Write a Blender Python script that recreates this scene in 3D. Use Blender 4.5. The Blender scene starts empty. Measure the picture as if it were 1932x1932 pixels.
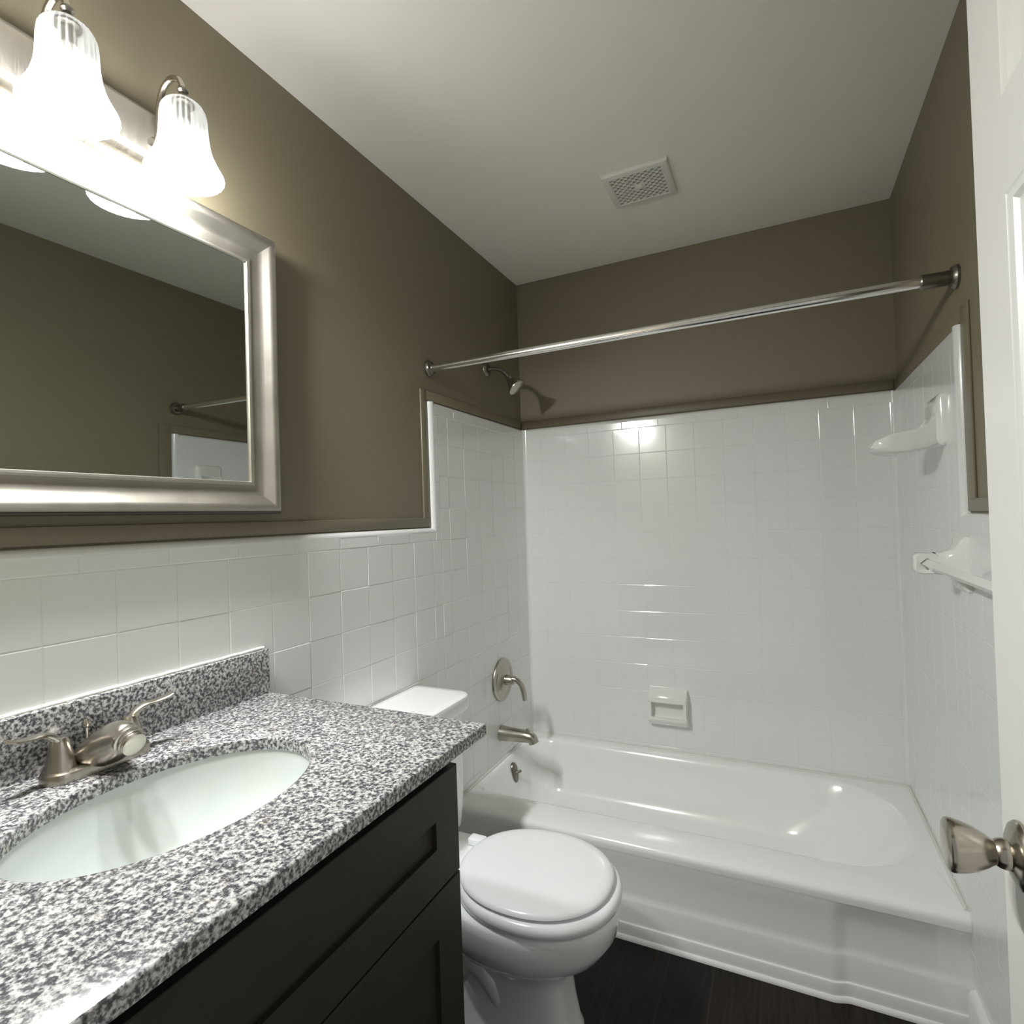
import bpy, bmesh, math, random
from mathutils import Vector, Matrix
random.seed(7)
R = math.radians
PI = math.pi
SC = bpy.context.scene
COL = SC.collection

# ------------------------------------------------------------------ camera, world, exposure
cam_d = bpy.data.cameras.new('camera')
cam = bpy.data.objects.new('camera', cam_d)
COL.objects.link(cam)
cam_d.sensor_fit = 'HORIZONTAL'
cam_d.sensor_width = 36.0
cam_d.lens = 36.0 * 1054.85 / 1932.0
cam_d.clip_start = 0.01
cam_d.clip_end = 60
RT = ((0.9012150593531046, 0.432042478126622, -0.03392217400738399),
      (0.035648111283782515, 0.004105412137850281, 0.999355971490178),
      (-0.4319034949581665, 0.9018439125954034, 0.011701639096097297))
cam.matrix_world = Matrix(((RT[0][0], RT[1][0], -RT[2][0], 1.0914),
                           (RT[0][1], RT[1][1], -RT[2][1], 0.0),
                           (RT[0][2], RT[1][2], -RT[2][2], 1.3125),
                           (0, 0, 0, 1)))
SC.camera = cam

world = bpy.data.worlds.new('World')
SC.world = world
world.use_nodes = True
bg = world.node_tree.nodes['Background']
bg.inputs[0].default_value = (0.97, 1.0, 0.97, 1)
bg.inputs[1].default_value = 0.34

SC.view_settings.view_transform = 'Standard'
SC.view_settings.look = 'None'
SC.view_settings.exposure = 0.0
SC.view_settings.gamma = 1.0
SC.view_settings.use_curve_mapping = False
SC.cycles.max_bounces = 14
SC.cycles.diffuse_bounces = 8
SC.cycles.glossy_bounces = 6
SC.cycles.transparent_max_bounces = 12
SC.cycles.sample_clamp_indirect = 6.0
SC.cycles.caustics_reflective = False
SC.cycles.caustics_refractive = False

LAMP_POWER = 31.0        # each bulb of the vanity light
LAMP_COLOR = (0.985, 0.995, 0.99)
TOP_GLOW, CLEAR_LOW, CLEAR_TOP = 0.0035, 0.19, 0.038   # how much the opal glass lets through

# ------------------------------------------------------------------ room dimensions (metres)
W = 1.4777       # width between the tiled faces
YB = 2.4307      # back tile face
YF = 0.10        # inner face of the doorway wall
ZC = 2.4355
TH = 0.016       # how far tile stands off the painted wall
YE = 1.643       # where the tall tub tile begins
ZS = 1.2897      # top of the low tile
ZT = 1.7345      # top of the tall tile
T = 0.11445      # tile pitch
Y0 = 0.9485
Z0 = 1.244


# ------------------------------------------------------------------ materials
def new_mat(name):
    m = bpy.data.materials.new(name)
    m.use_nodes = True
    nt = m.node_tree
    return m, nt, nt.nodes['Principled BSDF']


def plain(name, col, rough=0.5, metal=0.0, coat=0.0, spec=0.5, bump=None, var=None):
    m, nt, b = new_mat(name)
    b.inputs['Base Color'].default_value = (*col, 1)
    b.inputs['Roughness'].default_value = rough
    b.inputs['Metallic'].default_value = metal
    b.inputs['Specular IOR Level'].default_value = spec
    if coat:
        b.inputs['Coat Weight'].default_value = coat
        b.inputs['Coat Roughness'].default_value = 0.05
    tc = nt.nodes.new('ShaderNodeTexCoord')
    if bump:
        n = nt.nodes.new('ShaderNodeTexNoise')
        n.inputs['Scale'].default_value = bump[0]
        n.inputs['Detail'].default_value = 3
        nt.links.new(tc.outputs['Object'], n.inputs['Vector'])
        bp = nt.nodes.new('ShaderNodeBump')
        bp.inputs['Strength'].default_value = bump[1]
        bp.inputs['Distance'].default_value = bump[2]
        nt.links.new(n.outputs['Fac'], bp.inputs['Height'])
        nt.links.new(bp.outputs['Normal'], b.inputs['Normal'])
    if var:
        n2 = nt.nodes.new('ShaderNodeTexNoise')
        n2.inputs['Scale'].default_value = var[0]
        n2.inputs['Detail'].default_value = 2
        nt.links.new(tc.outputs['Object'], n2.inputs['Vector'])
        mx = nt.nodes.new('ShaderNodeMix')
        mx.data_type = 'RGBA'
        mx.inputs['A'].default_value = (*[c * (1 - var[1]) for c in col], 1)
        mx.inputs['B'].default_value = (*[min(1, c * (1 + var[1])) for c in col], 1)
        nt.links.new(n2.outputs['Fac'], mx.inputs['Factor'])
        nt.links.new(mx.outputs['Result'], b.inputs['Base Color'])
    return m


def brushed(name, col, rough, stretch, amount=0.25, bump=0.15, metal=1.0):
    m, nt, b = new_mat(name)
    b.inputs['Base Color'].default_value = (*col, 1)
    b.inputs['Metallic'].default_value = metal
    tc = nt.nodes.new('ShaderNodeTexCoord')
    mp = nt.nodes.new('ShaderNodeMapping')
    mp.inputs['Scale'].default_value = stretch
    nt.links.new(tc.outputs['Object'], mp.inputs['Vector'])
    n = nt.nodes.new('ShaderNodeTexNoise')
    n.inputs['Scale'].default_value = 1.0
    n.inputs['Detail'].default_value = 4
    nt.links.new(mp.outputs['Vector'], n.inputs['Vector'])
    mr = nt.nodes.new('ShaderNodeMapRange')
    mr.inputs['To Min'].default_value = max(0.02, rough - amount * 0.5)
    mr.inputs['To Max'].default_value = rough + amount * 0.5
    nt.links.new(n.outputs['Fac'], mr.inputs['Value'])
    nt.links.new(mr.outputs['Result'], b.inputs['Roughness'])
    mx = nt.nodes.new('ShaderNodeMix')
    mx.data_type = 'RGBA'
    mx.inputs['A'].default_value = (*[c * 0.93 for c in col], 1)
    mx.inputs['B'].default_value = (*[min(1, c * 1.06) for c in col], 1)
    nt.links.new(n.outputs['Fac'], mx.inputs['Factor'])
    nt.links.new(mx.outputs['Result'], b.inputs['Base Color'])
    bp = nt.nodes.new('ShaderNodeBump')
    bp.inputs['Strength'].default_value = bump
    bp.inputs['Distance'].default_value = 0.0005
    nt.links.new(n.outputs['Fac'], bp.inputs['Height'])
    nt.links.new(bp.outputs['Normal'], b.inputs['Normal'])
    return m


def granite():
    m, nt, b = new_mat('speckled_granite')
    tc = nt.nodes.new('ShaderNodeTexCoord')

    def noise(scale, detail, rough=0.6):
        n = nt.nodes.new('ShaderNodeTexNoise')
        n.inputs['Scale'].default_value = scale
        n.inputs['Detail'].default_value = detail
        n.inputs['Roughness'].default_value = rough
        nt.links.new(tc.outputs['Object'], n.inputs['Vector'])
        return n
    n1 = noise(185, 4, 0.62)
    r1 = nt.nodes.new('ShaderNodeValToRGB')
    cr = r1.color_ramp
    cr.elements[0].position = 0.40
    cr.elements[0].color = (0.050, 0.050, 0.056, 1)
    cr.elements[1].position = 0.62
    cr.elements[1].color = (0.60, 0.595, 0.58, 1)
    e = cr.elements.new(0.46)
    e.color = (0.14, 0.14, 0.15, 1)
    e = cr.elements.new(0.515)
    e.color = (0.315, 0.31, 0.305, 1)
    nt.links.new(n1.outputs['Fac'], r1.inputs['Fac'])
    n2 = noise(30, 3)
    r2 = nt.nodes.new('ShaderNodeValToRGB')
    r2.color_ramp.elements[0].position = 0.62
    r2.color_ramp.elements[0].color = (1, 1, 1, 1)
    r2.color_ramp.elements[1].position = 0.72
    r2.color_ramp.elements[1].color = (1.0, 0.93, 0.83, 1)
    nt.links.new(n2.outputs['Fac'], r2.inputs['Fac'])
    mx = nt.nodes.new('ShaderNodeMix')
    mx.data_type = 'RGBA'
    mx.blend_type = 'MULTIPLY'
    mx.inputs['Factor'].default_value = 1
    nt.links.new(r1.outputs['Color'], mx.inputs['A'])
    nt.links.new(r2.outputs['Color'], mx.inputs['B'])
    nt.links.new(mx.outputs['Result'], b.inputs['Base Color'])
    b.inputs['Roughness'].default_value = 0.16
    return m


def dark_planks():
    m, nt, b = new_mat('dark_wood_planks')
    tc = nt.nodes.new('ShaderNodeTexCoord')
    mp = nt.nodes.new('ShaderNodeMapping')
    mp.inputs['Rotation'].default_value = (0, 0, R(90))
    nt.links.new(tc.outputs['Object'], mp.inputs['Vector'])
    br = nt.nodes.new('ShaderNodeTexBrick')
    br.inputs['Scale'].default_value = 1.0
    br.inputs['Brick Width'].default_value = 0.9
    br.inputs['Row Height'].default_value = 0.125
    br.inputs['Mortar Size'].default_value = 0.0022
    br.inputs['Color1'].default_value = (0.0065, 0.005, 0.0042, 1)
    br.inputs['Color2'].default_value = (0.0135, 0.0098, 0.008, 1)
    br.inputs['Mortar'].default_value = (0.018, 0.015, 0.013, 1)
    nt.links.new(mp.outputs['Vector'], br.inputs['Vector'])
    mp2 = nt.nodes.new('ShaderNodeMapping')
    mp2.inputs['Scale'].default_value = (90, 5, 5)
    nt.links.new(tc.outputs['Object'], mp2.inputs['Vector'])
    n = nt.nodes.new('ShaderNodeTexNoise')
    n.inputs['Scale'].default_value = 1
    n.inputs['Detail'].default_value = 5
    nt.links.new(mp2.outputs['Vector'], n.inputs['Vector'])
    r = nt.nodes.new('ShaderNodeValToRGB')
    r.color_ramp.elements[0].position = 0.3
    r.color_ramp.elements[0].color = (0.45, 0.45, 0.45, 1)
    r.color_ramp.elements[1].position = 0.75
    r.color_ramp.elements[1].color = (1.9, 1.8, 1.7, 1)
    nt.links.new(n.outputs['Fac'], r.inputs['Fac'])
    mx = nt.nodes.new('ShaderNodeMix')
    mx.data_type = 'RGBA'
    mx.blend_type = 'MULTIPLY'
    mx.inputs['Factor'].default_value = 1
    nt.links.new(br.outputs['Color'], mx.inputs['A'])
    nt.links.new(r.outputs['Color'], mx.inputs['B'])
    nt.links.new(mx.outputs['Result'], b.inputs['Base Color'])
    b.inputs['Roughness'].default_value = 0.55
    b.inputs['Specular IOR Level'].default_value = 0.2
    return m


def shade_glass():
    """pressed opal glass: bulb fall-off put into the colour, bright at the flared mouth, dim at the neck and between ribs."""
    m, nt, b = new_mat('frosted_ribbed_glass')
    nt.nodes.remove(b)
    out = nt.nodes['Material Output']
    L = nt.links.new
    tc = nt.nodes.new('ShaderNodeTexCoord')
    sx = nt.nodes.new('ShaderNodeSeparateXYZ')
    L(tc.outputs['Generated'], sx.inputs[0])

    def math_(op, a, b_=None):
        n = nt.nodes.new('ShaderNodeMath')
        n.operation = op
        for k, v in enumerate((a, b_)):
            if v is None:
                continue
            if isinstance(v, (int, float)):
                n.inputs[k].default_value = v
            else:
                L(v, n.inputs[k])
        return n.outputs[0]

    def ramp(src, stops):
        n = nt.nodes.new('ShaderNodeValToRGB')
        n.color_ramp.interpolation = 'EASE'
        e = n.color_ramp.elements
        e[0].position, e[1].position = stops[0][0], stops[-1][0]
        e[0].color = (*[stops[0][1]] * 3, 1)
        e[1].color = (*[stops[-1][1]] * 3, 1)
        for p, v in stops[1:-1]:
            k = e.new(p)
            k.color = (v, v, v, 1)
        L(src, n.inputs[0])
        return n.outputs[0]
    ang = math_('ARCTAN2', math_('SUBTRACT', sx.outputs['Y'], 0.5), math_('SUBTRACT', sx.outputs['X'], 0.5))
    rib = math_('ADD', math_('MULTIPLY', math_('COSINE', math_('MULTIPLY', ang, 28.0)), 0.42), 0.58)  # shade in the grooves between ribs put into the glass colour
    z = sx.outputs['Z']
    glow = ramp(z, [(0.0, 0.7), (0.2, 0.3), (0.42, 0.05), (0.62, TOP_GLOW), (1.0, TOP_GLOW)])  # light fading away from the bulb painted as a height ramp
    mixr = nt.nodes.new('ShaderNodeMix')
    L(ramp(z, [(0.30, 0.0), (0.55, 1.0)]), mixr.inputs['Factor'])
    mixr.inputs['A'].default_value = 1.0
    L(rib, mixr.inputs['B'])
    col = math_('MULTIPLY', glow, mixr.outputs['Result'])
    tl = nt.nodes.new('ShaderNodeBsdfTranslucent')
    L(col, tl.inputs['Color'])
    df = nt.nodes.new('ShaderNodeBsdfDiffuse')
    df.inputs['Color'].default_value = (0.9, 0.9, 0.88, 1)
    tr = nt.nodes.new('ShaderNodeBsdfTransparent')
    tr.inputs['Color'].default_value = (1.0, 0.99, 0.96, 1)
    a = nt.nodes.new('ShaderNodeMixShader')
    a.inputs[0].default_value = 0.35
    L(tl.outputs[0], a.inputs[1])
    L(df.outputs[0], a.inputs[2])
    c = nt.nodes.new('ShaderNodeMixShader')
    L(ramp(z, [(0.0, CLEAR_LOW), (0.7, CLEAR_TOP)]), c.inputs[0])
    L(a.outputs[0], c.inputs[1])
    L(tr.outputs[0], c.inputs[2])
    L(c.outputs[0], out.inputs['Surface'])
    return m


M = {}
M['paint'] = plain('taupe_wall_paint', (0.190, 0.164, 0.108), 0.55, bump=(260, 0.12, 0.0008))
M['paint_trim'] = plain('taupe_trim_paint', (0.190, 0.162, 0.108), 0.38, bump=(90, 0.08, 0.001))
M['ceiling'] = plain('off_white_ceiling_paint', (0.84, 0.815, 0.76), 0.75, bump=(180, 0.1, 0.001))
M['tile'] = plain('white_glazed_tile', (0.755, 0.77, 0.755), 0.16, coat=0.5, bump=(9, 0.10, 0.004))
M['enamel'] = plain('white_tub_enamel', (0.835, 0.845, 0.83), 0.14, coat=0.6, bump=(5, 0.04, 0.004))
M['porcelain'] = plain('white_porcelain', (0.86, 0.875, 0.87), 0.10, coat=0.6)
M['seat_plastic'] = plain('white_seat_plastic', (0.86, 0.875, 0.88), 0.16, coat=0.3)
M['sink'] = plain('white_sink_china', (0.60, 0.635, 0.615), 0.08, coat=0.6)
M['ceramic'] = plain('white_wall_ceramic', (0.78, 0.79, 0.76), 0.12, coat=0.6)
M['caulk'] = plain('white_caulk', (0.66, 0.66, 0.63), 0.4, bump=(150, 0.2, 0.001))
M['white_trim'] = plain('white_gloss_trim', (0.78, 0.78, 0.76), 0.3)
M['door'] = plain('white_door_paint', (0.66, 0.65, 0.615), 0.35, bump=(70, 0.05, 0.001))
M['granite'] = granite()
M['planks'] = dark_planks()
M['espresso'] = plain('espresso_cabinet_wood', (0.030, 0.025, 0.020), 0.45, spec=0.3, bump=(60, 0.05, 0.001), var=(14, 0.12))
M['espresso_shaded'] = plain('cabinet_shadow_black', (0.012, 0.011, 0.010), 0.7)  # shade of the counter gap and toe recess put into a blacker espresso
M['nickel'] = brushed('brushed_nickel', (0.48, 0.445, 0.39), 0.26, (60, 60, 220), 0.06, 0.015)
M['nickel_dark'] = brushed('dull_nickel', (0.22, 0.205, 0.18), 0.34, (80, 80, 80), 0.08, 0.02)
M['knob_nickel'] = brushed('satin_knob_nickel', (0.46, 0.42, 0.36), 0.22, (300, 20, 20), 0.1, 0.04)
M['chrome'] = plain('polished_chrome', (0.86, 0.85, 0.82), 0.17, 1.0)
M['plate'] = brushed('brushed_light_plate', (0.56, 0.53, 0.48), 0.36, (40, 420, 14), 0.22, 0.3)
M['frame_silver'] = brushed('champagne_silver_frame', (0.46, 0.435, 0.38), 0.40, (8, 14, 14), 0.12, 0.10)
M['frame_dark'] = plain('dark_bronze_edge', (0.040, 0.034, 0.025), 0.45)
M['mirror'] = plain('mirror_glass', (0.62, 0.65, 0.63), 0.015, 1.0)
M['glass'] = shade_glass()
M['bulb'] = plain('white_bulb_glass', (0.9, 0.88, 0.84), 0.3)
M['plastic'] = plain('off_white_vent_plastic', (0.74, 0.72, 0.67), 0.5)
M['black'] = plain('vent_shade_black', (0.02, 0.019, 0.018), 0.9)


# ------------------------------------------------------------------ mesh helpers
def finish(bm, smooth=None):
    bmesh.ops.remove_doubles(bm, verts=bm.verts, dist=1e-6)
    bmesh.ops.recalc_face_normals(bm, faces=bm.faces)
    if smooth is not None:
        for f in bm.faces:
            f.smooth = True
        for e in bm.edges:
            if len(e.link_faces) == 2:
                e.smooth = e.calc_face_angle(0) < R(smooth)


def obj(name, bm, mat, parent=None, smooth=40, fin=True):
    if fin:
        finish(bm, smooth)
    me = bpy.data.meshes.new(name)
    bm.to_mesh(me)
    bm.free()
    for mm in (mat if isinstance(mat, (list, tuple)) else [mat]):
        me.materials.append(mm)
    o = bpy.data.objects.new(name, me)
    COL.objects.link(o)
    if parent is not None:
        o.parent = parent
        o.matrix_parent_inverse = Matrix.Translation(-Vector(parent.location)) if parent.location.length else Matrix()
    return o


def thing(name, label, cat, loc=(0, 0, 0), group=None):
    o = bpy.data.objects.new(name, None)
    o.empty_display_size = 0.05
    COL.objects.link(o)
    o.location = loc
    o['label'] = label
    o['category'] = cat
    if group:
        o['group'] = group
    return o


def tag(o, label, cat, group=None):
    o['label'] = label
    o['category'] = cat
    if group:
        o['group'] = group
    return o


def struct(name, bm, mat, label, smooth=40):
    o = obj(name, bm, mat, None, smooth)
    o['kind'] = 'structure'
    o['label'] = label
    o['category'] = name.split('_')[0]
    return o


def add_box(bm, x0, x1, y0, y1, z0, z1, bev=0.0, seg=2, sides=None):
    r = bmesh.ops.create_cube(bm, size=1)
    vs = r['verts']
    for v in vs:
        v.co = Vector((x0 + (v.co.x + .5) * (x1 - x0), y0 + (v.co.y + .5) * (y1 - y0), z0 + (v.co.z + .5) * (z1 - z0)))
    if bev > 0:
        es = list({e for v in vs for e in v.link_edges})
        bmesh.ops.bevel(bm, geom=es, offset=bev, segments=seg, profile=0.5, affect='EDGES')


def BOX(*a, **k):
    bm = bmesh.new()
    add_box(bm, *a, **k)
    return bm


def ring(bm, pts):
    return [bm.verts.new(p) for p in pts]


def bridge(bm, a, b, closed=True):
    n = len(a)
    for i in range(n if closed else n - 1):
        j = (i + 1) % n
        try:
            bm.faces.new((a[i], a[j], b[j], b[i]))
        except ValueError:
            pass


def loft(bm, rings, cap0=True, cap1=True, closed=True):
    rs = [ring(bm, r) for r in rings]
    for a, b in zip(rs, rs[1:]):
        bridge(bm, a, b, closed)
    if cap0:
        bm.faces.new(list(reversed(rs[0])))
    if cap1:
        bm.faces.new(rs[-1])
    return rs


def frame_to(d):
    d = Vector(d).normalized()
    up = Vector((0, 0, 1)) if abs(d.z) < 0.95 else Vector((0, 1, 0))
    a = up.cross(d).normalized()
    b = d.cross(a).normalized()
    return a, b, d


def lathe(bm, prof, origin, axis, n=40, flute=None):
    """prof: list of (radius, distance along axis)."""
    a, b, d = frame_to(axis)
    o = Vector(origin)
    rings = []
    for r, h in prof:
        pts = []
        for i in range(n):
            t = 2 * PI * i / n
            rr = r
            if flute:
                rr = r * (1 + flute[1] * math.cos(flute[0] * t))
            pts.append(o + d * h + (a * math.cos(t) + b * math.sin(t)) * max(rr, 1e-5))
        rings.append(pts)
    return loft(bm, rings, prof[0][0] > 1e-4, prof[-1][0] > 1e-4)


def catmull(pts, k=8):
    P = [Vector(p) for p in pts]
    P = [P[0] * 2 - P[1]] + P + [P[-1] * 2 - P[-2]]
    out = []
    for i in range(1, len(P) - 2):
        for j in range(k):
            t = j / k
            p0, p1, p2, p3 = P[i - 1:i + 3]
            out.append(0.5 * ((2 * p1) + (p2 - p0) * t + (2 * p0 - 5 * p1 + 4 * p2 - p3) * t * t + (3 * p1 - p0 - 3 * p2 + p3) * t ** 3))
    out.append(P[-2])
    return out


def tube(bm, pts, rad, n=16, flat=None, up=None):
    """sweep an ellipse; rad float or list; flat = (width scale, height scale)."""
    P = [Vector(p) for p in pts]
    m = len(P)
    rads = rad if isinstance(rad, (list, tuple)) else [rad] * m
    if len(rads) != m:
        rads = [rads[min(len(rads) - 1, int(i * (len(rads) - 1) / (m - 1)))] * (1 - ((i * (len(rads) - 1) / (m - 1)) % 1))
                + rads[min(len(rads) - 1, int(i * (len(rads) - 1) / (m - 1)) + 1)] * ((i * (len(rads) - 1) / (m - 1)) % 1) for i in range(m)]
    nrm = Vector(up) if up else None
    rings = []
    for i, p in enumerate(P):
        d = (P[min(i + 1, m - 1)] - P[max(i - 1, 0)]).normalized()
        if nrm is None:
            nrm = frame_to(d)[1]
        b = (nrm - d * nrm.dot(d)).normalized()
        a = b.cross(d).normalized()
        nrm = b
        fl = flat[i] if isinstance(flat, list) else (flat or (1, 1))
        rings.append([p + (a * math.cos(2 * PI * k / n) * fl[0] + b * math.sin(2 * PI * k / n) * fl[1]) * rads[i] for k in range(n)])
    loft(bm, rings)


def rrect(x0, x1, y0, y1, rad, z, n=10):
    """rounded rectangle, rad = (x0y0, x1y0, x1y1, x0y1) corner radii."""
    if not isinstance(rad, (list, tuple)):
        rad = (rad,) * 4
    out = []
    for (cx, cy, sx, sy, a0, r) in ((x0, y0, 1, 1, PI, rad[0]), (x1, y0, -1, 1, 1.5 * PI, rad[1]),
                                    (x1, y1, -1, -1, 0, rad[2]), (x0, y1, 1, -1, .5 * PI, rad[3])):
        for i in range(n + 1):
            t = a0 + (PI / 2) * i / n
            out.append(Vector((cx + sx * r + math.cos(t) * r, cy + sy * r + math.sin(t) * r, z)))
    return out


def extrude_profile(bm, prof, p0, p1, to3):
    """prof list of 2d points; sweeps straight from p0 to p1 with to3(point2d, t)."""
    a = ring(bm, [to3(q, p0) for q in prof])
    b = ring(bm, [to3(q, p1) for q in prof])
    bridge(bm, a, b, True)
    bm.faces.new(list(reversed(a)))
    bm.faces.new(b)


# ------------------------------------------------------------------ room shell
floor = struct('floor', BOX(-0.12, W + 0.12, -0.04, YB + 0.14, -0.05, 0.0), M['planks'], 'very dark brown wood plank floor')
ceiling = struct('ceiling', BOX(-0.12, W + 0.12, -0.04, YB + 0.14, ZC, ZC + 0.06), M['ceiling'], 'plain off white painted ceiling')
wall_left = struct('wall_left', BOX(-0.12, -TH, -0.04, YB + 0.14, 0, ZC), M['paint'], 'taupe painted wall behind the vanity, tiled white below')
wall_back = struct('wall_back', BOX(-TH, W + TH, YB + TH, YB + 0.14, 0, ZC), M['paint'], 'taupe painted wall behind the bathtub, tiled white below')
wall_right = struct('wall_right', BOX(W + TH, W + 0.12, -0.04, YB + 0.14, 0, ZC), M['paint'], 'taupe painted wall behind the open door, tiled white below')
bm = bmesh.new()
add_box(bm, -TH, 0.60, -0.04, YF, 0, ZC)
add_box(bm, 1.345, W + TH, -0.04, YF, 0, ZC)
add_box(bm, 0.60, 1.345, -0.04, YF, 2.06, ZC)
struct('wall_front', bm, M['paint'], 'taupe wall holding the doorway the picture is taken from')


def tile_panel(name, parent, rects, slabs, bulls, to3, g=0.0020, dpt=0.0022, tilt=1.0):
    """to3(u, v, depth); depth 0 = tile face. Grooved tiles over a backing, rounded exposed edges."""
    bm = bmesh.new()
    for (u0, u1, v0, v1) in rects:
        if u1 - u0 < 0.008 or v1 - v0 < 0.008:
            continue
        t = [tilt * random.uniform(-0.0005, 0.0003) for _ in range(3)]
        o = [bm.verts.new(to3(u, v, -dpt)) for u, v in ((u0, v0), (u1, v0), (u1, v1), (u0, v1))]
        ins = []
        for (u, v, k) in ((u0 + g, v0 + g, t[0]), (u1 - g, v0 + g, t[1]), (u1 - g, v1 - g, t[1] + t[2] - t[0]), (u0 + g, v1 - g, t[2])):
            ins.append(bm.verts.new(to3(u, v, k)))
        bm.faces.new(ins)
        bridge(bm, o, ins)
    for (u0, u1, v0, v1) in slabs:
        q = [[to3(u, v, d) for u, v in ((u0, v0), (u1, v0), (u1, v1), (u0, v1))] for d in (-TH, -dpt - 0.0004)]
        loft(bm, q, True, True)
    for (ua, va, ub, vb, nu, nv) in bulls:      # rounded edge from a to b, facing (nu, nv)
        r, ex = 0.0145, (BV if nu else BR)
        prof = [(ex * math.sin(k * PI / 20), -r + r * math.cos(k * PI / 20)) for k in range(11)] + [(ex, -TH), (-0.004, -TH), (-0.004, -0.0005)]
        ra = [to3(ua + nu * e, va + nv * e, d) for e, d in prof]
        rb = [to3(ub + nu * e, vb + nv * e, d) for e, d in prof]
        loft(bm, [ra, rb], True, True)
    bmesh.ops.recalc_face_normals(bm, faces=bm.faces)
    for f in bm.faces:
        f.smooth = False
    o = obj(name, bm, M['tile'], parent, fin=False)
    o['label'] = 'glossy white square wall tile'
    return o


CAP = 0.0457
P6 = 0.1585


def grid(u0, u1, v0, v1, uo, vo, pu=T, pv=T):
    out = []
    i0 = math.floor((u0 - uo) / pu)
    us = [u0] + [uo + i * pu for i in range(i0, i0 + 60) if u0 + .004 < uo + i * pu < u1 - .004] + [u1]
    j0 = math.floor((v0 - vo) / pv)
    vs = [v0] + [vo + j * pv for j in range(j0, j0 + 60) if v0 + .004 < vo + j * pv < v1 - .004] + [v1]
    for a, b in zip(us, us[1:]):
        for c, d in zip(vs, vs[1:]):
            out.append((a, b, c, d))
    return out


BV = 0.019
BR = 0.014   # faces stop short of the exposed edge, the rounded edge piece goes on from there


def side_rects():
    r = []
    r += grid(YF, YE + CAP, 0.0, ZS - CAP, Y0, Z0 - 20 * T)                        # low field
    r += grid(YF, YE + CAP, ZS - CAP, ZS - BR, 1.339, 0, P6, 9)                     # low cap row
    r += grid(YE + CAP, YB, 0.0, ZT - CAP, Y0, Z0 - 20 * T)                         # alcove field
    r += grid(YE + BV, YE + CAP, ZS - BR, ZT - CAP, 0, ZS, 9, P6)        # upright cap column
    r += grid(YE + BV, YB, ZT - CAP, ZT - BR, YB - 9 * P6, 0, P6, 9)                # alcove cap row
    return r


slabs = [(YF, YE, 0, ZS - BR), (YE, YB + TH, 0, ZS - BR), (YE + BV, YB + TH, ZS - BR, ZT - BR)]
bulls = [(YF, ZS - BR, YE + BV, ZS - BR, 0, 1), (YE + BV, ZS - BR, YE + BV, ZT, -1, 0), (YE + BV - 0.004, ZT - BR, YB, ZT - BR, 0, 1)]
tile_panel('tile_cladding', wall_left, side_rects(), slabs, bulls, lambda u, v, d: Vector((d, u, v)), 0.0022, 0.0014)
tile_panel('tile_cladding', wall_right, side_rects(), slabs, bulls, lambda u, v, d: Vector((W - d, u, v)), 0.0016, 0.0004, 0.4)
XB0 = 0.5498 - 10 * T
ZB0 = 1.6919
tile_panel('tile_cladding', wall_back,
           grid(0, W, 0, ZT - CAP, XB0, ZB0 - 20 * T) + grid(0, W, ZT - CAP, ZT - BR, 0.0, 0, P6, 9),
           [(0, W, 0, ZT - BR)], [(0, ZT - BR, W, ZT - BR, 0, 1)], lambda u, v, d: Vector((u, YB - d, v)), 0.0022, 0.0009, 0.6)


def cove(name, parent, corner, sx, r=0.016):
    bm = bmesh.new()
    x, y = corner
    prof = [(x, y), (x + sx * r, y)] + [(x + sx * (r - r * math.sin(k * PI / 16)), y - r + r * math.cos(k * PI / 16)) for k in range(1, 8)] + [(x, y - r)]
    loft(bm, [[Vector((a, b, z)) for a, b in prof] for z in (0.29, ZT - 0.004)])
    o = obj(name, bm, M['tile'], parent, 30)
    o['label'] = 'rounded white joint in the tile corner'


cove('corner_cove', wall_back, (-0.0005, YB + 0.0005), 1)
cove('corner_cove', wall_back, (W + 0.0005, YB + 0.0005), -1, 0.008)


def trim_bar(name, label, segs, side):
    """painted strips beside the tile; segs in (u0,u1,v0,v1); side L, R or B."""
    bm = bmesh.new()
    for (u0, u1, v0, v1) in segs:
        a, b = -TH, -TH + 0.006
        if side == 'L':
            add_box(bm, a, b, u0, u1, v0, v1, 0.0022, 2)
        elif side == 'R':
            add_box(bm, W - b, W - a, u0, u1, v0, v1, 0.0022, 2)
        else:
            add_box(bm, u0, u1, YB - b, YB - a, v0, v1, 0.0022, 2)
    struct(name, bm, M['paint_trim'], label)


E1 = 0.0035
trim_bar('trim_1', 'taupe strip along the tile edges of the wall behind the vanity',
         [(YF, YE - E1, ZS + E1, ZS + 0.036), (YE - 0.040, YE - E1, ZS + 0.031, ZT + 0.038), (YE - 0.008, YB + 0.004, ZT + E1, ZT + 0.038)], 'L')
trim_bar('trim_2', 'taupe strip on the wall above the bathtub tile', [(-TH + .012, W + TH - .012, ZT + E1, ZT + 0.038)], 'B')
trim_bar('trim_3', 'taupe strip along the tile edges of the wall behind the door',
         [(YF, YE - E1, ZS + E1, ZS + 0.034), (YE - 0.058, YE - E1, ZS + 0.029, ZT + 0.038), (YE - 0.008, YB + 0.004, ZT + E1, ZT + 0.038)], 'R')

bm = bmesh.new()
prof = [(0, 0), (0.030, 0), (0.030, 0.012), (0.022, 0.026), (0.016, 0.034), (0.016, 0.118), (0.010, 0.130), (0.002, 0.136), (0, 0.136)]
extrude_profile(bm, prof, YF, 1.700, lambda q, t: Vector((W - q[0], t, q[1])))
struct('baseboard_right', bm, M['white_trim'], 'white baseboard at the foot of the wall behind the open door', 30)

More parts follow.
